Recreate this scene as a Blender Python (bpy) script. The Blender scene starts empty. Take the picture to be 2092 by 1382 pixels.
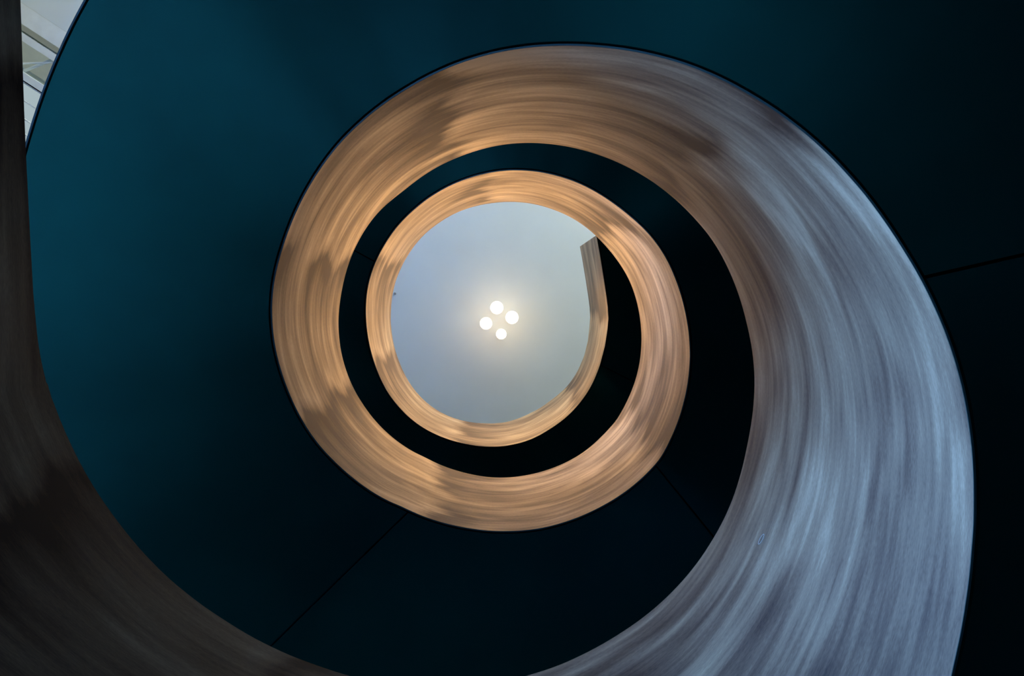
import bpy, bmesh, math, random
from mathutils import Vector, Matrix

# ------------------------------------------------------------------ units
R = 1.15            # radius of the open well, metres
ZC = 1.30           # eye height of the photographer
AX, AY = 0.0909 * R, -0.1572 * R      # stair axis as seen from the camera (plan)
C = bpy.context.scene.collection
rad = math.radians

# ------------------------------------------------------------------ camera, world, exposure
scene = bpy.context.scene
cam_d = bpy.data.cameras.new('camera')
cam = bpy.data.objects.new('camera', cam_d)
C.objects.link(cam)
cam_d.sensor_fit = 'HORIZONTAL'
cam_d.sensor_width = 36.0
cam_d.lens = 36.0 * 1350.0 / 2092.0
cam_d.clip_start = 0.01
# looking almost straight up the well; the stair axis is the world origin
right = Vector((0.99943, 0.0, -0.03373))
up = Vector((0.00154, -0.99896, 0.04553))
back = -Vector((0.03370, 0.04556, 0.99839))
m = Matrix((right, up, back)).transposed().to_4x4()
m.translation = Vector((-AX, AY, ZC))
cam.matrix_world = m
scene.camera = cam

scene.view_settings.view_transform = 'Standard'
scene.view_settings.look = 'None'
scene.view_settings.gamma = 1.0
scene.view_settings.use_curve_mapping = False
scene.view_settings.exposure = 0.0
scene.cycles.use_denoising = True
scene.cycles.max_bounces = 8
scene.cycles.diffuse_bounces = 5

world = bpy.data.worlds.new('world')
scene.world = world
world.use_nodes = True
bg = world.node_tree.nodes['Background']
bg.inputs[0].default_value = (0.30, 0.55, 0.75, 1)
bg.inputs[1].default_value = 0.02

WINDOW_LIGHT = 62.0     # daylight in the glazed wall
CEILING_FILL = 20.0 # added light band high on the front wall, brightens the ceiling
CEILING_FILL_LEFT = 4.0   # and the added band over the glazed wall
WINDOW_COLOUR = (0.20, 0.49, 1.32)
LAMP_WATTS = 38.0       # beam of each ceiling lamp
LAMP_COLOUR = (1.0, 0.44, 0.10)
# light distribution of a lamp: (degrees off the vertical, relative intensity)
LAMP_BEAM = [(0, 0.01), (7, 0.02), (8.5, 0.05), (9.2, 0.18), (10, 0.42), (11, 0.37), (15, 0.38), (19, 0.26), (25, 0.24), (40, 0.05)]
GLOBE_LIGHT = 8.5
ROOF_LIGHT = 0.62
DECK_GLOW = 0.13       # glow added to the roof deck in place of daylight falling on it

# ------------------------------------------------------------------ helpers
def link(name, me, mat=None, parent=None):
    o = bpy.data.objects.new(name, me)
    C.objects.link(o)
    if mat is not None:
        me.materials.append(mat)
    if parent is not None:
        o.parent = parent
    return o

def from_bm(name, bm, mat, parent=None, smooth=False):
    bmesh.ops.recalc_face_normals(bm, faces=bm.faces)
    me = bpy.data.meshes.new(name)
    bm.to_mesh(me); bm.free()
    if smooth:
        for p in me.polygons:
            p.use_smooth = True
    return link(name, me, mat, parent)

def tag(o, label=None, cat=None, group=None, kind=None):
    if label: o['label'] = label
    if cat: o['category'] = cat
    if group: o['group'] = group
    if kind: o['kind'] = kind
    return o

def thing(name, loc=(0, 0, 0), rz=0.0):
    o = bpy.data.objects.new(name, None)
    o.empty_display_size = 0.1
    C.objects.link(o)
    o.location = loc
    o.rotation_euler = (0, 0, rz)
    return o

def bm_box(bm, x0, x1, y0, y1, z0, z1, mat4=None):
    vs = [bm.verts.new((x, y, z)) for z in (z0, z1) for y in (y0, y1) for x in (x0, x1)]
    for f in ((0, 2, 3, 1), (4, 5, 7, 6), (0, 1, 5, 4), (2, 6, 7, 3), (0, 4, 6, 2), (1, 3, 7, 5)):
        bm.faces.new([vs[i] for i in f])
    if mat4 is not None:
        for v in vs:
            v.co = mat4 @ v.co

def bm_lathe(bm, prof, n=32):
    rings = []
    for r, z in prof:
        if r < 1e-6:
            rings.append([bm.verts.new((0, 0, z))])
        else:
            rings.append([bm.verts.new((r * math.cos(2 * math.pi * k / n), r * math.sin(2 * math.pi * k / n), z)) for k in range(n)])
    for a, b in zip(rings, rings[1:]):
        for k in range(n):
            k2 = (k + 1) % n
            if len(a) == 1 and len(b) == 1: continue
            if len(a) == 1: bm.faces.new((a[0], b[k], b[k2]))
            elif len(b) == 1: bm.faces.new((a[k], b[0], a[k2]))
            else: bm.faces.new((a[k], b[k], b[k2], a[k2]))

# ------------------------------------------------------------------ materials
def new_mat(name):
    mt = bpy.data.materials.new(name)
    mt.use_nodes = True
    nt = mt.node_tree
    return mt, nt, nt.nodes['Principled BSDF']

def N(nt, kind, **kw):
    n = nt.nodes.new(kind)
    for k, v in kw.items():
        setattr(n, k, v)
    return n

def math_node(nt, op, a, b=None, c=None, clamp=False):
    n = N(nt, 'ShaderNodeMath', operation=op, use_clamp=clamp)
    for i, v in enumerate((a, b, c)):
        if v is None: continue
        if isinstance(v, (int, float)): n.inputs[i].default_value = v
        else: nt.links.new(v, n.inputs[i])
    return n.outputs[0]

def ramp(nt, fac, stops, interp='LINEAR'):
    n = N(nt, 'ShaderNodeValToRGB')
    n.color_ramp.interpolation = interp
    el = n.color_ramp.elements
    while len(el) < len(stops): el.new(0.5)
    for e, (p, c) in zip(el, stops):
        e.position = p
        e.color = c if len(c) == 4 else (*c, 1)
    nt.links.new(fac, n.inputs[0])
    return n.outputs[0]

def noise(nt, vec, scale, detail=4, rough=0.55, sx=1, sy=1, sz=1, off=0.0, dist=0.0):
    mp = N(nt, 'ShaderNodeMapping')
    mp.inputs['Scale'].default_value = (sx, sy, sz)
    mp.inputs['Location'].default_value = (off, off * 1.7, off * 0.6)
    nt.links.new(vec, mp.inputs['Vector'])
    n = N(nt, 'ShaderNodeTexNoise')
    n.inputs['Scale'].default_value = scale
    n.inputs['Detail'].default_value = detail
    n.inputs['Roughness'].default_value = rough
    n.inputs['Distortion'].default_value = dist
    nt.links.new(mp.outputs[0], n.inputs['Vector'])
    return n.outputs['Fac']

def mix_col(nt, fac, a, b, mode='MIX'):
    n = N(nt, 'ShaderNodeMix', data_type='RGBA', blend_type=mode)
    for sock, v in ((n.inputs['Factor'], fac), (n.inputs[6], a), (n.inputs[7], b)):
        if isinstance(v, (int, float)): sock.default_value = v
        elif isinstance(v, tuple): sock.default_value = (*v, 1) if len(v) == 3 else v
        else: nt.links.new(v, sock)
    return n.outputs[2]

def plain(name, col, rough=0.5, metal=0.0, spec=0.5, var=0.08, scale=6.0):
    mt, nt, bs = new_mat(name)
    tc = N(nt, 'ShaderNodeTexCoord')
    f = noise(nt, tc.outputs['Object'], scale, 5)
    lo = tuple(max(0, c * (1 - var)) for c in col); hi = tuple(c * (1 + var) for c in col)
    nt.links.new(ramp(nt, f, [(0.3, lo), (0.7, hi)]), bs.inputs['Base Color'])
    bs.inputs['Roughness'].default_value = rough
    bs.inputs['Metallic'].default_value = metal
    bs.inputs['Specular IOR Level'].default_value = spec
    return mt

def emitter(name, col, strength):
    mt, nt, bs = new_mat(name)
    nt.nodes.remove(bs)
    e = N(nt, 'ShaderNodeEmission')
    e.inputs[0].default_value = (*col, 1)
    e.inputs[1].default_value = strength
    nt.links.new(e.outputs[0], nt.nodes['Material Output'].inputs[0])
    return mt

def veneer():
    """Streaky satin veneer: grain runs along the ribbon, lamp scallops painted into its tone."""
    mt, nt, bs = new_mat('streaked_veneer')
    uv = N(nt, 'ShaderNodeUVMap', uv_map='UVMap').outputs[0]
    sh = N(nt, 'ShaderNodeUVMap', uv_map='scallop').outputs[0]
    sp = N(nt, 'ShaderNodeSeparateXYZ'); nt.links.new(sh, sp.inputs[0])
    fine = noise(nt, uv, 1.0, 5, 0.6, 2.0, 30, 1, 3.1, 0.3)
    band = noise(nt, uv, 1.0, 3, 0.5, 1.3, 7.5, 1, 11.7, 0.5)
    broad = noise(nt, uv, 1.0, 2, 0.5, 1.6, 2.6, 1, 23.0, 0.4)
    fleck = noise(nt, uv, 1.0, 2, 0.5, 60, 340, 1, 5.0)
    # scallops of light painted into the tone: s is whole at each ragged edge
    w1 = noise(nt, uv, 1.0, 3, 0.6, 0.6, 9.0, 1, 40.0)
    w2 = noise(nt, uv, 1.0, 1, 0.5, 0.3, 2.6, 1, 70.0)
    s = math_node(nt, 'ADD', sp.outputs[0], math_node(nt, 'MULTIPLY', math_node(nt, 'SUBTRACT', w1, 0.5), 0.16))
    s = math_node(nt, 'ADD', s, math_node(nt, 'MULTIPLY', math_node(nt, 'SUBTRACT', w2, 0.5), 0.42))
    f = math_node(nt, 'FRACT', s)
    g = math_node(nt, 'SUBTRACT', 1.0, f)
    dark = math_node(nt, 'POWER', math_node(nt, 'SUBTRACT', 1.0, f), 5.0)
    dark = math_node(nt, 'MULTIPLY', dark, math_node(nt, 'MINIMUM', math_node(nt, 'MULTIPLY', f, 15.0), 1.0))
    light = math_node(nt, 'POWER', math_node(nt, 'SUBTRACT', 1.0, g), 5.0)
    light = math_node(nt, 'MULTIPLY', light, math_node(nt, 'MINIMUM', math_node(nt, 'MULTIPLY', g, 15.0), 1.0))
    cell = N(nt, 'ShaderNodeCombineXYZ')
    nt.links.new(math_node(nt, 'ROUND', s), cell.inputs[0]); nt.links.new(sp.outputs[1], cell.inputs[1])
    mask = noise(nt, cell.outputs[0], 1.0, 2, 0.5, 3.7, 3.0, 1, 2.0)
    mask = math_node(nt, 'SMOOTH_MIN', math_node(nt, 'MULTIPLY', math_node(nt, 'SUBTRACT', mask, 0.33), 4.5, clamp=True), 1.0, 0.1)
    # tone
    t = math_node(nt, 'MULTIPLY', math_node(nt, 'SUBTRACT', fine, 0.5), 0.85)
    t = math_node(nt, 'ADD', t, math_node(nt, 'MULTIPLY', math_node(nt, 'SUBTRACT', band, 0.5), 1.4))
    t = math_node(nt, 'ADD', t, math_node(nt, 'MULTIPLY', math_node(nt, 'SUBTRACT', broad, 0.5), 0.9))
    t = math_node(nt, 'ADD', t, math_node(nt, 'MULTIPLY', math_node(nt, 'SUBTRACT', fleck, 0.5), 0.45))
    t = math_node(nt, 'ADD', t, 0.52)
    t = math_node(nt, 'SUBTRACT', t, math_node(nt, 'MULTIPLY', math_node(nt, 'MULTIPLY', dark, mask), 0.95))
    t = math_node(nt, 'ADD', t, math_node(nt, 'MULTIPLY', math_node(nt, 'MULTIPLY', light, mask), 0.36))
    col = ramp(nt, t, [(0.0, (0.036, 0.019, 0.010)), (0.35, (0.160, 0.097, 0.052)),
                       (0.65, (0.310, 0.202, 0.108)), (1.0, (0.56, 0.390, 0.215))])
    nt.links.new(col, bs.inputs['Base Color'])
    nt.links.new(ramp(nt, t, [(0.1, (0.50,) * 3), (0.9, (0.36,) * 3)]), bs.inputs['Roughness'])
    bs.inputs['Specular IOR Level'].default_value = 0.35
    bs.inputs['Metallic'].default_value = 0.0
    return mt

def soffit_paint():
    mt, nt, bs = new_mat('dark_teal_lacquer')
    tc = N(nt, 'ShaderNodeTexCoord').outputs['Object']
    f = noise(nt, tc, 1.4, 4)
    base = ramp(nt, f, [(0.3, SOFFIT_LO), (0.7, SOFFIT_HI)])
    nt.links.new(base, bs.inputs['Base Color'])
    bs.inputs['Roughness'].default_value = 0.42
    bs.inputs['Metallic'].default_value = 0.8
    return mt

SOFFIT_LO = (0.0008, 0.055, 0.033)
SOFFIT_HI = (0.0015, 0.072, 0.043)
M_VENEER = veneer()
M_SOFFIT = soffit_paint()
M_GAP = plain('black_recess', (0.002, 0.002, 0.003), 0.9, 0, 0.0)
M_LIP = plain('blue_grey_edge', (0.03, 0.07, 0.055), 0.45, 0, 0.4)
M_OUTER = plain('outer_lacquer', (0.012, 0.07, 0.12), 0.45, 0, 0.4)
M_SCUFF = plain('pale_scuff', (0.75, 0.62, 0.45), 0.6)
M_CORE = plain('dark_slab', (0.02, 0.022, 0.025), 0.8)
M_CEIL = plain('grey_ceiling_paint', (0.74, 0.81, 0.78), 0.9, 0, 0.1, 0.02, 1.5)
M_WALL = plain('dark_wall_paint', (0.07, 0.075, 0.08), 0.9, 0, 0.1, 0.03)
M_FLOOR = plain('dark_floor', (0.065, 0.072, 0.075), 0.6, 0, 0.3, 0.12, 2.0)
M_BOUNCE = plain('pale_bounce_floor', (0.50, 0.55, 0.54), 0.6, 0, 0.3, 0.1, 2.0)
M_UPPER = plain('grey_upper_floor', (0.35, 0.36, 0.36), 0.7)
M_STEEL = plain('white_painted_steel', (0.84, 0.90, 0.86), 0.5, 0, 0.3, 0.06, 5.0)
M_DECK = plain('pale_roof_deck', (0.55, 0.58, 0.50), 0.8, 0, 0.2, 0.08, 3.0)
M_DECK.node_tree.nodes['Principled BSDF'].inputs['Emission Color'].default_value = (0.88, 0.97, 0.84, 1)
M_DECK.node_tree.nodes['Principled BSDF'].inputs['Emission Strength'].default_value = DECK_GLOW
M_FITTING = plain('grey_fitting', (0.22, 0.24, 0.25), 0.5)
M_FRAME = plain('dark_window_frame', (0.05, 0.06, 0.07), 0.5)
M_DAY = emitter('daylit_glass', WINDOW_COLOUR, WINDOW_LIGHT)
M_FILL = emitter('added_ceiling_fill', (0.97, 1.0, 0.97), CEILING_FILL)
M_FILL_LEFT = emitter('added_ceiling_fill_left', (0.97, 1.0, 0.97), CEILING_FILL_LEFT)
M_SKY = emitter('overcast_roof_glass', (0.60, 0.75, 0.80), ROOF_LIGHT)
M_GLOBE = emitter('lit_opal_glass', (1.0, 0.68, 0.42), GLOBE_LIGHT)

# ------------------------------------------------------------------ the path of the stair
# HB / HT: height of the lower and upper edge of the inner parapet over eye level,
# in well radii, every 3 degrees of climb from -180 to 705 degrees (two flights, two landings)
HB = [0.177,0.197,0.218,0.238,0.26,0.281,0.303,0.325,0.347,0.369,0.391,0.414,0.438,0.461,0.483,0.505,0.526,0.548,0.569,0.589,0.608,0.626,0.644,0.662,0.684,0.708,0.728,0.748,0.768,0.788,0.808,0.828,0.849,0.871,0.894,0.917,0.939,0.959,0.979,0.999,1.021,1.047,1.073,1.101,1.129,1.157,1.184,1.211,1.237,1.262,1.285,1.308,1.33,1.352,1.372,1.393,1.413,1.433,1.454,1.475,1.497,1.52,1.544,1.569,1.594,1.62,1.646,1.67,1.693,1.715,1.738,1.76,1.782,1.804,1.827,1.849,1.872,1.894,1.915,1.937,1.959,1.983,2.008,2.032,2.057,2.082,2.105,2.128,2.15,2.171,2.193,2.214,2.237,2.26,2.283,2.308,2.333,2.358,2.382,2.404,2.426,2.448,2.469,2.49,2.513,2.537,2.561,2.584,2.606,2.628,2.648,2.667,2.684,2.698,2.711,2.725,2.742,2.761,2.783,2.805,2.829,2.854,2.881,2.907,2.932,2.955,2.977,3.0,3.023,3.048,3.075,3.103,3.13,3.155,3.179,3.202,3.225,3.249,3.275,3.304,3.319,3.328,3.338,3.348,3.356,3.363,3.369,3.372,3.374,3.376,3.377,3.377,3.376,3.375,3.375,3.376,3.377,3.377,3.376,3.374,3.371,3.366,3.362,3.358,3.355,3.352,3.35,3.349,3.362,3.382,3.401,3.42,3.439,3.458,3.476,3.493,3.511,3.528,3.545,3.564,3.582,3.601,3.62,3.636,3.65,3.664,3.676,3.686,3.696,3.709,3.725,3.746,3.771,3.8,3.83,3.857,3.879,3.898,3.913,3.926,3.938,3.951,3.966,3.982,3.998,4.013,4.029,4.047,4.065,4.084,4.106,4.129,4.155,4.182,4.209,4.237,4.266,4.293,4.321,4.348,4.376,4.405,4.431,4.454,4.475,4.497,4.521,4.548,4.573,4.597,4.62,4.643,4.667,4.693,4.723,4.757,4.794,4.831,4.867,4.9,4.93,4.958,4.983,5.004,5.022,5.037,5.049,5.057,5.063,5.068,5.076,5.09,5.104,5.118,5.131,5.148,5.169,5.191,5.216,5.243,5.271,5.299,5.326,5.352,5.376,5.396,5.415,5.431,5.447,5.462,5.479,5.5,5.524,5.548,5.571,5.6,5.634,5.669,5.704,5.735,5.76,5.783,5.807,5.831,5.857,5.883,5.908,5.932,5.956,5.982,6.011,6.042,6.062,6.081,6.101,6.122,6.122]
HT = [1.389,1.409,1.43,1.451,1.472,1.494,1.516,1.538,1.559,1.581,1.603,1.627,1.65,1.674,1.696,1.717,1.739,1.76,1.782,1.802,1.82,1.839,1.857,1.874,1.897,1.92,1.941,1.961,1.981,2.0,2.02,2.041,2.062,2.084,2.107,2.129,2.151,2.172,2.192,2.212,2.233,2.255,2.277,2.3,2.324,2.349,2.374,2.399,2.426,2.454,2.484,2.513,2.542,2.567,2.589,2.61,2.631,2.651,2.673,2.697,2.721,2.746,2.769,2.789,2.808,2.827,2.845,2.863,2.881,2.902,2.927,2.955,2.982,3.008,3.034,3.06,3.086,3.113,3.14,3.167,3.193,3.22,3.246,3.272,3.297,3.322,3.346,3.37,3.395,3.422,3.449,3.478,3.509,3.541,3.572,3.601,3.63,3.657,3.686,3.714,3.743,3.77,3.786,3.788,3.786,3.785,3.792,3.804,3.82,3.838,3.857,3.877,3.897,3.919,3.939,3.957,3.971,3.982,3.993,4.005,4.018,4.032,4.047,4.063,4.081,4.1,4.119,4.14,4.163,4.187,4.208,4.228,4.25,4.272,4.295,4.318,4.341,4.365,4.392,4.422,4.437,4.444,4.45,4.457,4.462,4.465,4.465,4.463,4.461,4.462,4.463,4.466,4.469,4.473,4.475,4.476,4.478,4.479,4.48,4.481,4.483,4.486,4.494,4.503,4.512,4.518,4.522,4.523,4.537,4.556,4.573,4.588,4.602,4.615,4.629,4.644,4.66,4.678,4.695,4.713,4.729,4.746,4.762,4.777,4.791,4.805,4.819,4.837,4.858,4.884,4.911,4.937,4.96,4.98,4.995,5.007,5.018,5.032,5.048,5.065,5.085,5.108,5.131,5.153,5.174,5.195,5.218,5.243,5.269,5.297,5.323,5.348,5.367,5.384,5.4,5.415,5.431,5.45,5.474,5.5,5.527,5.55,5.571,5.593,5.621,5.655,5.69,5.725,5.759,5.792,5.824,5.854,5.884,5.916,5.95,5.985,6.021,6.055,6.081,6.102,6.123,6.142,6.158,6.171,6.182,6.191,6.199,6.205,6.203,6.195,6.186,6.179,6.176,6.176,6.179,6.186,6.197,6.21,6.23,6.254,6.28,6.31,6.344,6.379,6.415,6.451,6.488,6.521,6.547,6.573,6.599,6.626,6.668,6.714,6.758,6.802,6.847,6.879,6.907,6.936,6.965,6.997,7.009,7.009,7.009,7.008,7.012,7.024,7.039,7.055,7.077,7.104,7.116,7.122,7.128,7.134,7.134]

def lerp(a, b, t): return a + (b - a) * t

def cubic(tab, x):
    i = max(0, min(len(tab) - 2, int(math.floor(x))))
    t = x - i
    p0 = tab[max(i - 1, 0)]; p1 = tab[i]; p2 = tab[i + 1]; p3 = tab[min(i + 2, len(tab) - 1)]
    return 0.5 * (2 * p1 + (p2 - p0) * t + (2 * p0 - 5 * p1 + 4 * p2 - p3) * t * t + (3 * p1 - p0 - 3 * p2 + p3) * t ** 3)

D_END = 699.0
class Pt:       # a point of the inner parapet face: plan position, outward normal, heights, path length, climb angle
    pass

LOW_T = [(0.0, 1.386), (0.05, 1.371), (0.10, 1.362), (0.18, 1.355), (0.30, 1.351), (0.50, 1.346), (9.0, 1.344)]
def build_path():
    pts = []
    def add(x, y, nx, ny, hb, ht, d):
        p = Pt(); p.x, p.y, p.nx, p.ny, p.hb, p.ht, p.d = x, y, nx, ny, hb, ht, d
        pts.append(p)
    # lower landing: straight, tangent to the well
    for k in range(30):
        y = 3.4 * (1 - k / 30.0) ** 2
        ht = 1.389
        for (ya, ha), (yb, hb_) in zip(LOW_T, LOW_T[1:]):
            if ya <= y <= yb: ht = lerp(ha, hb_, (y - ya) / (yb - ya))
        add(-1.0, y, -1, 0, 0.177, ht, -180 - math.degrees(y))
    d = -180.0
    while d <= D_END:
        i = (d + 180.0) / 3.0
        add(math.cos(rad(d)), math.sin(rad(d)), math.cos(rad(d)), math.sin(rad(d)), cubic(HB, i), cubic(HT, i), d)
        d += 1.5
    # top landing: the parapet runs straight off the well and stops
    tail = [(0.975, -0.20, 6.085, 7.14), (0.996, -0.04, 6.07, 7.17), (1.004, 0.055, 6.07, 7.18), (0.998, 0.16, 6.07, 7.18),
            (0.985, 0.26, 6.07, 7.18), (0.953, 0.46, 6.07, 7.18), (0.919, 0.66, 6.07, 7.18), (0.888, 0.823, 6.07, 7.18)]
    x0, y0 = pts[-1].x, pts[-1].y
    prev = [(x0, y0, pts[-1].hb, pts[-1].ht)] + tail
    dd = D_END
    for k in range(1, len(prev)):
        a, b = prev[k - 1], prev[k]
        c = prev[k + 1] if k + 1 < len(prev) else None
        tx, ty = b[0] - a[0], b[1] - a[1]
        l = math.hypot(tx, ty); tx /= l; ty /= l
        if c:
            ux, uy = c[0] - b[0], c[1] - b[1]; l2 = math.hypot(ux, uy)
            tx += ux / l2; ty += uy / l2
            q = math.hypot(tx, ty); tx /= q; ty /= q
        dd += math.degrees(l)
        add(b[0], b[1], ty, -tx, b[2], b[3], dd)
    u = 0.0
    for k, p in enumerate(pts):
        if k: u += math.hypot(p.x - pts[k - 1].x, p.y - pts[k - 1].y) * R
        p.u = u
    return pts
PATH = build_path()

def at(d):
    """interpolated path point at climb angle d"""
    if d <= PATH[0].d: return PATH[0]
    for a, b in zip(PATH, PATH[1:]):
        if a.d <= d <= b.d:
            t = (d - a.d) / (b.d - a.d)
            p = Pt()
            for k in ('x', 'y', 'nx', 'ny', 'hb', 'ht', 'u'):
                setattr(p, k, lerp(getattr(a, k), getattr(b, k), t))
            if -180 <= d <= D_END:
                p.x, p.y = math.cos(rad(d)), math.sin(rad(d)); p.nx, p.ny = p.x, p.y
            p.d = d
            return p
    return PATH[-1]

def pos(p, off, z):
    """world position: off metres outside the inner face (plan y is mirrored: we look up)"""
    return Vector((p.x * R + p.nx * off, -(p.y * R + p.ny * off), z))
def zb(p): return ZC + p.hb * R
def zt(p): return ZC + p.ht * R

SCALLOP_EDGES = [-260, -215, -170, -130, -85, 43, 104, 155, 198, 246, 321, 402, 455, 508, 554, 609, 674, 722, 780]  # climb angles where the painted scallops turn from light to dark
def scallop(d):
    for i, (a, b) in enumerate(zip(SCALLOP_EDGES, SCALLOP_EDGES[1:])):
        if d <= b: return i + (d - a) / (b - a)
    return len(SCALLOP_EDGES)

def sweep(name, pts, section, mat, parent, closed=True, uv=False, smooth=True, sharp=True):
    """section(p) -> list of (offset, z); skins it along the path"""
    verts, faces, fuv, fsh = [], [], [], []
    n = None
    for p in pts:
        sec = section(p); n = len(sec)
        verts += [pos(p, o, z) for o, z in sec]
    m = n if closed else n - 1
    for i in range(len(pts) - 1):
        for k in range(m):
            k2 = (k + 1) % n
            faces.append((i * n + k, i * n + k2, (i + 1) * n + k2, (i + 1) * n + k))
            for (ii, kk) in ((i, k), (i, k2), (i + 1, k2), (i + 1, k)):
                p = pts[ii]; o, z = section(p)[kk]
                fuv.append((p.u, z - zb(p) + o)); fsh.append((scallop(p.d), z - zb(p)))
    if closed:
        faces.append(tuple(range(n)))
        faces.append(tuple((len(pts) - 1) * n + k for k in reversed(range(n))))
        fuv += [(0, 0)] * (2 * n); fsh += [(0, 0)] * (2 * n)
    me = bpy.data.meshes.new(name)
    me.from_pydata(verts, [], faces)
    if uv:
        for nm, data in (('UVMap', fuv), ('scallop', fsh)):
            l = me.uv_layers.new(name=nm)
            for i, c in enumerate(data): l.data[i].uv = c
    me.update()
    if smooth:
        for p in me.polygons: p.use_smooth = True
        me.set_sharp_from_angle(angle=rad(25))
    return link(name, me, mat, parent)

def span(d0, d1):
    out = [at(d0)] + [p for p in PATH if d0 + 0.2 < p.d < d1 - 0.2] + [at(d1)]
    return out

# ------------------------------------------------------------------ staircase
W = 1.056 * R           # width of the flights
stair = thing('spiral_staircase', (0, 0, 0))
tag(stair, 'sweeping spiral staircase with wood-veneered inner parapet and dark teal underside', 'staircase')
ALL = PATH
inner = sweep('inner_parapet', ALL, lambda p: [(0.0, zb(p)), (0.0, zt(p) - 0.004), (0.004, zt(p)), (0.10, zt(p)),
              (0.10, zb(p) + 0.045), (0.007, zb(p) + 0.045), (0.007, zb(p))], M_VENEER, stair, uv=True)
inner.data.materials.append(M_OUTER)
for k, p in enumerate(inner.data.polygons):
    if k % 7 in (2, 3, 4, 5) and k < len(inner.data.polygons) - 2: p.material_index = 1     # cap and stair side are dark lacquer
tag(inner, 'tan streaked veneer ribbon winding up the open well')
sweep('edge_trim', ALL, lambda p: [(0.0005, zb(p) - 0.0015), (0.0072, zb(p) - 0.0015), (0.0072, zb(p) + 0.004), (0.0005, zb(p) + 0.004)], M_LIP, inner)
tag(sweep('shadow_gap', ALL, lambda p: [(0.0075, zb(p) + 0.030), (0.034, zb(p) + 0.030), (0.034, zb(p) + 0.044), (0.0075, zb(p) + 0.044)], M_GAP, stair),
    'black shadow gap along the inner edge of the soffit')
outer = sweep('outer_parapet', ALL, lambda p: [(W + 0.012, zb(p)), (W + 0.012, zb(p) + 0.045), (W - 0.08, zb(p) + 0.045), (W - 0.08, zt(p)),
              (W + 0.020, zt(p)), (W + 0.020, zb(p))], M_OUTER, stair)
tag(outer, 'dark blue outer parapet')
sweep('edge_trim', ALL, lambda p: [(W + 0.0115, zb(p) - 0.0015), (W + 0.0205, zb(p) - 0.0015), (W + 0.0205, zb(p) + 0.02), (W + 0.0115, zb(p) + 0.02)], M_LIP, outer)
tag(sweep('shadow_gap', ALL, lambda p: [(W - 0.02, zb(p) + 0.030), (W + 0.0118, zb(p) + 0.030), (W + 0.0118, zb(p) + 0.044), (W - 0.02, zb(p) + 0.044)], M_GAP, stair),
    'black shadow gap along the outer edge of the soffit')
sweep('slab', ALL, lambda p: [(0.10, zb(p) + 0.05), (W - 0.08, zb(p) + 0.05), (W - 0.08, zb(p) + 0.24), (0.10, zb(p) + 0.24)], M_CORE, stair)

# a small oval scuff on the veneer
p = at(-37.0); bm = bmesh.new(); o3 = pos(p, -0.0008, zb(p) + 1.01)
tv = pos(at(-36.0), 0, 0) - pos(at(-38.0), 0, 0); tv.z = 0.35 * tv.length; tv.normalize()
uvv = Vector((p.nx, -p.ny, 0)).cross(tv).normalized(); nv = Vector((-p.nx, p.ny, 0))
rings = []
for k in range(28):
    a = 2 * math.pi * k / 28
    c = o3 + tv * (0.022 * math.cos(a)) + uvv * (0.009 * math.sin(a)); d = (tv * math.cos(a) + uvv * math.sin(a)).normalized()
    rings.append([bm.verts.new(c + d * (0.0014 * math.cos(w)) + nv * (0.0014 * math.sin(w))) for w in (0, 1.57, 3.14, 4.71)])
for k in range(28):
    r0, r1 = rings[k], rings[(k + 1) % 28]
    for q in range(4): bm.faces.new((r0[q], r0[(q + 1) % 4], r1[(q + 1) % 4], r1[q]))
tag(from_bm('oval_scuff', bm, M_SCUFF, inner), 'tiny pale oval scuff')

# soffit panels between the joints; some joints are not quite radial
SEAMS = [(-360.0, 0.0), (13.3, -0.3), (240.0, -8.3), (319.3, -5.2), (511.7, -0.2), (698.2, -2.5), (900.0, 0.0)]
def soffit_panel(sa, sb, mat):
    (a, da), (b, db) = sa, sb
    lo, hi = max(a, PATH[0].d), min(b, PATH[-1].d)
    ga = 0.25 if a > -300 else 0.0; gb = 0.25 if b < 800 else 0.0
    n = max(8, int((hi - lo) / 1.5))
    top, bot = [], []
    K = 6
    for i in range(n + 1):
        t = i / n
        s_in = lerp(lo + ga, hi - gb, t)
        fa = max(0.0, 1 - (s_in - lo) / 45.0); fb = max(0.0, 1 - (hi - s_in) / 45.0)
        s_out = s_in + da * fa + db * fb - (ga * 0.5) * fa + (gb * 0.5) * fb
        p, q = at(s_in), at(s_out)
        i0 = pos(p, 0.017, 0); o0 = pos(q, W + 0.002, 0)
        for k in range(K + 1):
            f = k / K
            sk = at(lerp(s_in, s_out, f))
            v = i0.lerp(o0, f); v.z = zb(sk)
            bot.append(v); top.append(v + Vector((0, 0, 0.018)))
    verts = bot + top; nb = len(bot); faces = []
    w = K + 1
    for i in range(n):
        for k in range(K):
            q = (i * w + k, (i + 1) * w + k, (i + 1) * w + k + 1, i * w + k + 1)
            faces.append(q); faces.append(tuple(x + nb for x in reversed(q)))
        for k in (0, K):
            q = (i * w + k, (i + 1) * w + k, (i + 1) * w + k + nb, i * w + k + nb)
            faces.append(q if k else tuple(reversed(q)))
    for i in (0, n):
        for k in range(K):
            q = (i * w + k, i * w + k + 1, i * w + k + 1 + nb, i * w + k + nb)
            faces.append(q if i == 0 else tuple(reversed(q)))
    me = bpy.data.meshes.new('soffit_panel')
    me.from_pydata(verts, [], faces); me.update()
    bm = bmesh.new(); bm.from_mesh(me); bmesh.ops.recalc_face_normals(bm, faces=bm.faces); bm.to_mesh(me); bm.free()
    for p in me.polygons: p.use_smooth = True
    me.set_sharp_from_angle(angle=rad(30))
    return link('soffit_panel', me, mat, stair)
for a, b in zip(SEAMS, SEAMS[1:]):
    soffit_panel(a, b, M_SOFFIT)
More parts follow.
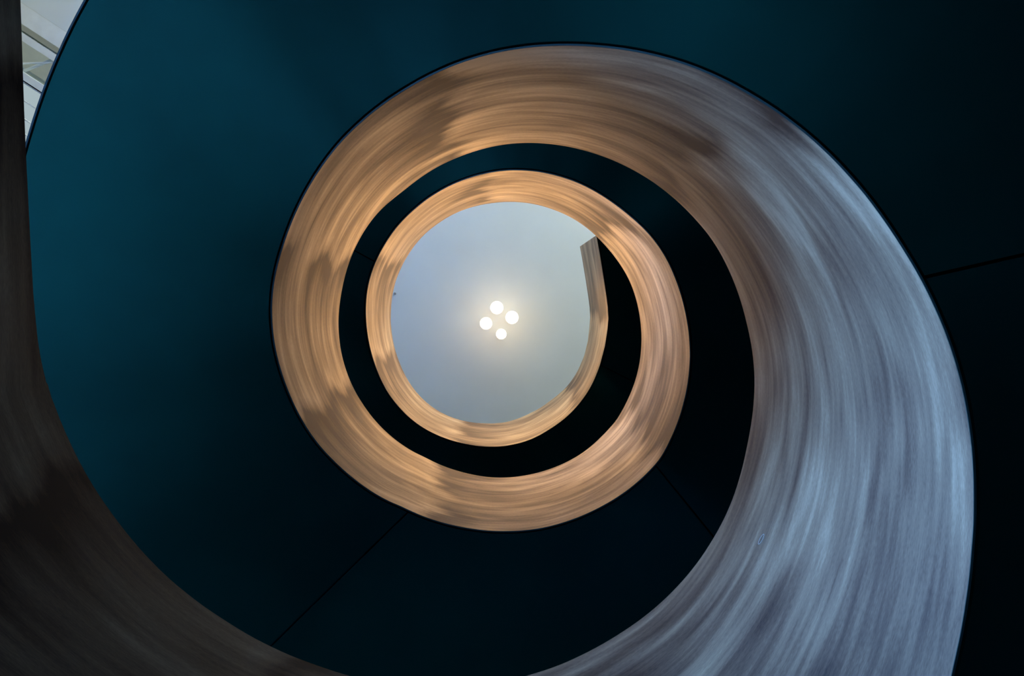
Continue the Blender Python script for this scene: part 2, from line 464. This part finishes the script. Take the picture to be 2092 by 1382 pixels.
# black backing strip over each joint
for d, dd in SEAMS[1:-1]:
    bm = bmesh.new()
    v = []
    for z in (0.024, 0.034):
        for s in (-0.8, 0.8):
            v.append(bm.verts.new(pos(at(d + s), 0.02, zb(at(d)) + z)))
            v.append(bm.verts.new(pos(at(d + dd + s * 0.5), W, zb(at(d)) + z)))
    for f in ((0, 1, 3, 2), (4, 6, 7, 5), (0, 4, 5, 1), (2, 3, 7, 6), (0, 2, 6, 4), (1, 5, 7, 3)):
        bm.faces.new([v[i] for i in f])
    tag(from_bm('panel_joint', bm, M_GAP, stair), 'black joint between two soffit panels')

# ------------------------------------------------------------------ the hall around it
# axes of the hall: e1 points away from the glazed wall, e2 across it
ANG = math.atan2(0.548, 0.836)
HALL = Matrix.Rotation(ANG, 4, 'Z')
ZCEIL = ZC + 8.5 * R
T0, T1, S0, S1 = -14.0, 9.0, -9.0, 14.0
def hall_box(name, boxes, mat, kind='structure', parent=None):
    bm = bmesh.new()
    for b in boxes: bm_box(bm, *b, mat4=HALL)
    o = from_bm(name, bm, mat, parent)
    if parent is None: o['kind'] = kind
    return o
hall_box('floor', [(-1.6, T1, S0, S1, -0.2, 0.0)], M_FLOOR)
hall_box('floor_bounce', [(T0, -1.6, S0, S1, -0.2, 0.0)], M_BOUNCE)  # pale strip added to bounce window light up to the soffit
# ceiling with a roof-light opening beyond the stair
OP = (-13.0, -6.0, -0.08, 3.6)
hall_box('ceiling', [(T0, OP[0], S0, S1, ZCEIL, ZCEIL + 0.25), (OP[1], T1, S0, S1, ZCEIL, ZCEIL + 0.25),
                     (OP[0], OP[1], S0, OP[2], ZCEIL, ZCEIL + 0.25), (OP[0], OP[1], OP[3], S1, ZCEIL, ZCEIL + 0.25)], M_CEIL)
ZC1, ZC2 = ZCEIL - 2.0, ZCEIL - 0.2
hall_box('wall_right', [(T1, T1 + 0.2, S0, S1, 0, ZCEIL)], M_WALL)
hall_box('wall_back', [(T0, T1, S1, S1 + 0.2, 0, ZCEIL)], M_WALL)
hall_box('wall_front', [(T0, T1, S0 - 0.2, S0, 0, ZC1), (T0, T1, S0 - 0.2, S0, ZC2, ZCEIL)], M_WALL)
SW = -2.5
# upper floor with an opening for the stair, and an unseen slab and drop edge added to block window light
hall_box('floor_upper', [(2.75, T1, S0, S1, 8.3, 8.55), (-3.0, 2.75, 2.75, S1, 8.3, 8.55), (-3.0, 2.75, S0, -2.75, 8.3, 8.55),
                         (-7.0, -3.0, 2.75, S1, 8.3, 8.55), (-7.0, -3.0, S0, -2.75, 8.3, 8.55)], M_UPPER)
hall_box('floor_light_block', [(T0, -7.0, S0, S1, 8.0, 8.25), (-7.2, -7.0, S0, S1, 6.2, 8.0)], M_WALL)
hall_box('wall_left', [(T0 - 0.2, T0, S0, S1, 0, 5.2), (T0 - 0.2, T0, S0, SW, 5.2, 7.9), (T0 - 0.2, T0, S0, S1, 7.9, ZC1), (T0 - 0.2, T0, S0, S1, ZC2, ZCEIL)], M_WALL)
NW = 5
ZM = 6.6
for k in range(NW):
    s0 = lerp(SW, S1, k / NW); s1 = lerp(SW, S1, (k + 1) / NW)
    z0, z1 = 5.2, 7.9
    w = hall_box('window_%d' % (k + 1), [(T0 - 0.15, T0 - 0.05, s0, s0 + 0.08, z0, z1), (T0 - 0.15, T0 - 0.05, s1 - 0.08, s1, z0, z1),
                  (T0 - 0.15, T0 - 0.05, s0, s1, z0, z0 + 0.08), (T0 - 0.15, T0 - 0.05, s0, s1, z1 - 0.08, z1),
                  (T0 - 0.15, T0 - 0.05, s0, s1, ZM - 0.04, ZM + 0.04)], M_FRAME)
    hall_box('pane', [(T0 - 0.11, T0 - 0.09, s0 + 0.08, s1 - 0.08, z0 + 0.08, z1 - 0.08)], M_DAY, parent=w)


# glowing bands added on two sides to light the ceiling, framed like high windows
for k, bx in enumerate([(T0 - 0.12, T0 - 0.10, S0, S1), (T0, T1, S0 - 0.12, S0 - 0.10)]):
    fr = []
    n = 8
    for q in range(n + 1):
        if k < 1: c = lerp(S0, S1, q / n); fr.append((bx[0] - 0.02, bx[1] + 0.02, c - 0.03, c + 0.03, ZC1, ZC2))
        else: c = lerp(T0, T1, q / n); fr.append((c - 0.03, c + 0.03, bx[2] - 0.02, bx[3] + 0.02, ZC1, ZC2))
    w = hall_box('window_%d' % (7 + k), fr, M_FRAME)
    hall_box('pane', [(*bx, ZC1, ZC2)], (M_FILL_LEFT, M_FILL)[k], parent=w)

# roof light: deck, steel beams, bracing and a run of glazing
ZD = ZCEIL + 0.75
hall_box('ceiling_recess', [(OP[0], OP[1], OP[2], OP[3], ZD, ZD + 0.1),
         (OP[0] - 0.1, OP[0], OP[2], OP[3], ZCEIL + 0.25, ZD), (OP[1], OP[1] + 0.1, OP[2], OP[3], ZCEIL + 0.25, ZD),
         (OP[0], OP[1], OP[2] - 0.1, OP[2], ZCEIL + 0.25, ZD), (OP[0], OP[1], OP[3], OP[3] + 0.1, ZCEIL + 0.25, ZD)], M_DECK)
def beam(s0, s1, web, label):
    r = thing('roof_beam', HALL @ Vector(((OP[0] + OP[1]) / 2, (s0 + s1) / 2, ZCEIL)))
    r['label'] = label; r['category'] = 'beam'; r['group'] = 'white steel roof beams'
    inv = Matrix.Translation(r.location).inverted()
    for nm, b in (('flange', (OP[0], OP[1], s0, s1, ZCEIL + 0.0, ZCEIL + 0.03)),
                  ('web', (OP[0], OP[1], (s0 + s1) / 2 - web, (s0 + s1) / 2 + web, ZCEIL + 0.03, ZD - 0.03)),
                  ('top_flange', (OP[0], OP[1], s0, s1, ZD - 0.03, ZD - 0.001))):
        bm = bmesh.new(); bm_box(bm, *b, mat4=inv @ HALL)
        from_bm(nm, bm, M_STEEL, r)
beam(-0.075, 0.17, 0.05, 'widest white steel roof beam, along the edge of the smooth grey ceiling')
beam(0.27, 0.37, 0.015, 'narrow white steel roof beam next to the widest one')
beam(0.73, 0.83, 0.015, 'white steel roof beam bordering the roof glazing')
def rod(a, b, rr, label):
    a = HALL @ Vector(a); b = HALL @ Vector(b)
    d = b - a
    bm = bmesh.new()
    bmesh.ops.create_cone(bm, cap_ends=True, segments=10, radius1=rr, radius2=rr, depth=d.length)
    o = from_bm('brace_rod', bm, M_STEEL, None, True)
    o.location = (a + b) / 2
    o.rotation_euler = d.to_track_quat('Z', 'Y').to_euler()
    tag(o, label, 'brace', 'thin braces between the roof beams')
rod((-7.79, 0.73, ZCEIL + 0.05), (-7.26, 0.35, ZCEIL + 0.05), 0.013, 'thinner white brace, the flatter of the crossing pair between roof beams')
rod((-7.64, 0.74, ZCEIL + 0.10), (-7.36, 0.33, ZCEIL + 0.10), 0.020, 'thicker white brace, the steeper of the crossing pair between roof beams')
gl = hall_box('window_6', [(OP[0], OP[1], 0.845 + k, 0.865 + k, ZCEIL + 0.02, ZCEIL + 0.06) for k in (0.0, 0.22, 0.44, 0.62, 0.95, 1.3, 1.7, 2.2, 2.7)], M_STEEL)
hall_box('gasket', [(OP[0], OP[1], 0.832, 0.846, ZCEIL + 0.01, ZCEIL + 0.06)], M_GAP, parent=gl)
hall_box('pane', [(OP[0], OP[1], 0.845, OP[3], ZCEIL + 0.065, ZCEIL + 0.08)], M_SKY, parent=gl)

# ------------------------------------------------------------------ ceiling lamps
DROP_FIT = (8.5 - 0.50 / R) / 8.3
def ceiling_lamp(x, y, rg, label):
    drop = -0.50
    x, y = (x + AX) * DROP_FIT - AX, (y + AY) * DROP_FIT - AY
    t = thing('ceiling_lamp', (x, -y, ZCEIL))
    tag(t, label, 'lamp', 'four ceiling lamps in a diamond')
    bm = bmesh.new(); bm_lathe(bm, [(0, 0), (0.05, 0), (0.05, -0.02), (0, -0.02)]); from_bm('canopy', bm, M_STEEL, t, False)
    bm = bmesh.new(); bm_lathe(bm, [(0, -0.02), (0.012, -0.02), (0.012, drop + rg), (0, drop + rg)], 12); from_bm('stem', bm, M_STEEL, t, False)
    bm = bmesh.new(); bmesh.ops.create_uvsphere(bm, u_segments=32, v_segments=20, radius=rg)
    for v in bm.verts: v.co.z += drop
    from_bm('globe', bm, M_GLOBE, t, True)
    ld = bpy.data.lights.new('lamp_beam', 'SPOT')
    ld.energy = LAMP_WATTS; ld.color = LAMP_COLOUR
    ld.spot_size = rad(90); ld.spot_blend = 0.3; ld.shadow_soft_size = 0.06
    ld.use_nodes = True
    nt = ld.node_tree
    em = nt.nodes['Emission']
    tc = N(nt, 'ShaderNodeTexCoord')
    sp = N(nt, 'ShaderNodeSeparateXYZ'); nt.links.new(tc.outputs['Normal'], sp.inputs[0])
    a = math_node(nt, 'DIVIDE', math_node(nt, 'ARCCOSINE', math_node(nt, 'MINIMUM', math_node(nt, 'ABSOLUTE', sp.outputs[2]), 1.0)), rad(45))
    g = ramp(nt, a, [(p / 45.0, (v, v, v)) for p, v in LAMP_BEAM])
    nt.links.new(g, em.inputs['Strength'])
    lo = bpy.data.objects.new('lamp_beam', ld); C.objects.link(lo)
    lo.parent = t; lo.location = (0, 0, drop - rg - 0.02)
ceiling_lamp(-0.001 * R, 0.160 * R, 0.090, 'topmost of the four glowing ceiling lamps')
ceiling_lamp(0.189 * R, 0.037 * R, 0.090, 'rightmost of the four glowing ceiling lamps')
ceiling_lamp(-0.137 * R, -0.037 * R, 0.085, 'leftmost of the four glowing ceiling lamps')
ceiling_lamp(0.054 * R, -0.172 * R, 0.072, 'lowest and smallest of the four glowing ceiling lamps')

# small sprinkler head close to the rim of the top turn
t = thing('ceiling_sprinkler', (-1.300 * R, -0.341 * R, ZCEIL))
tag(t, 'tiny grey sprinkler head on the ceiling near the left rim', 'sprinkler')
bm = bmesh.new(); bm_lathe(bm, [(0, 0), (0.018, 0), (0.018, -0.006), (0.010, -0.012), (0, -0.012)], 20); from_bm('rosette', bm, M_FITTING, t)
bm = bmesh.new(); bm_lathe(bm, [(0, -0.012), (0.006, -0.012), (0.006, -0.03), (0.014, -0.032), (0.014, -0.035), (0, -0.035)], 16); from_bm('deflector', bm, M_FITTING, t)
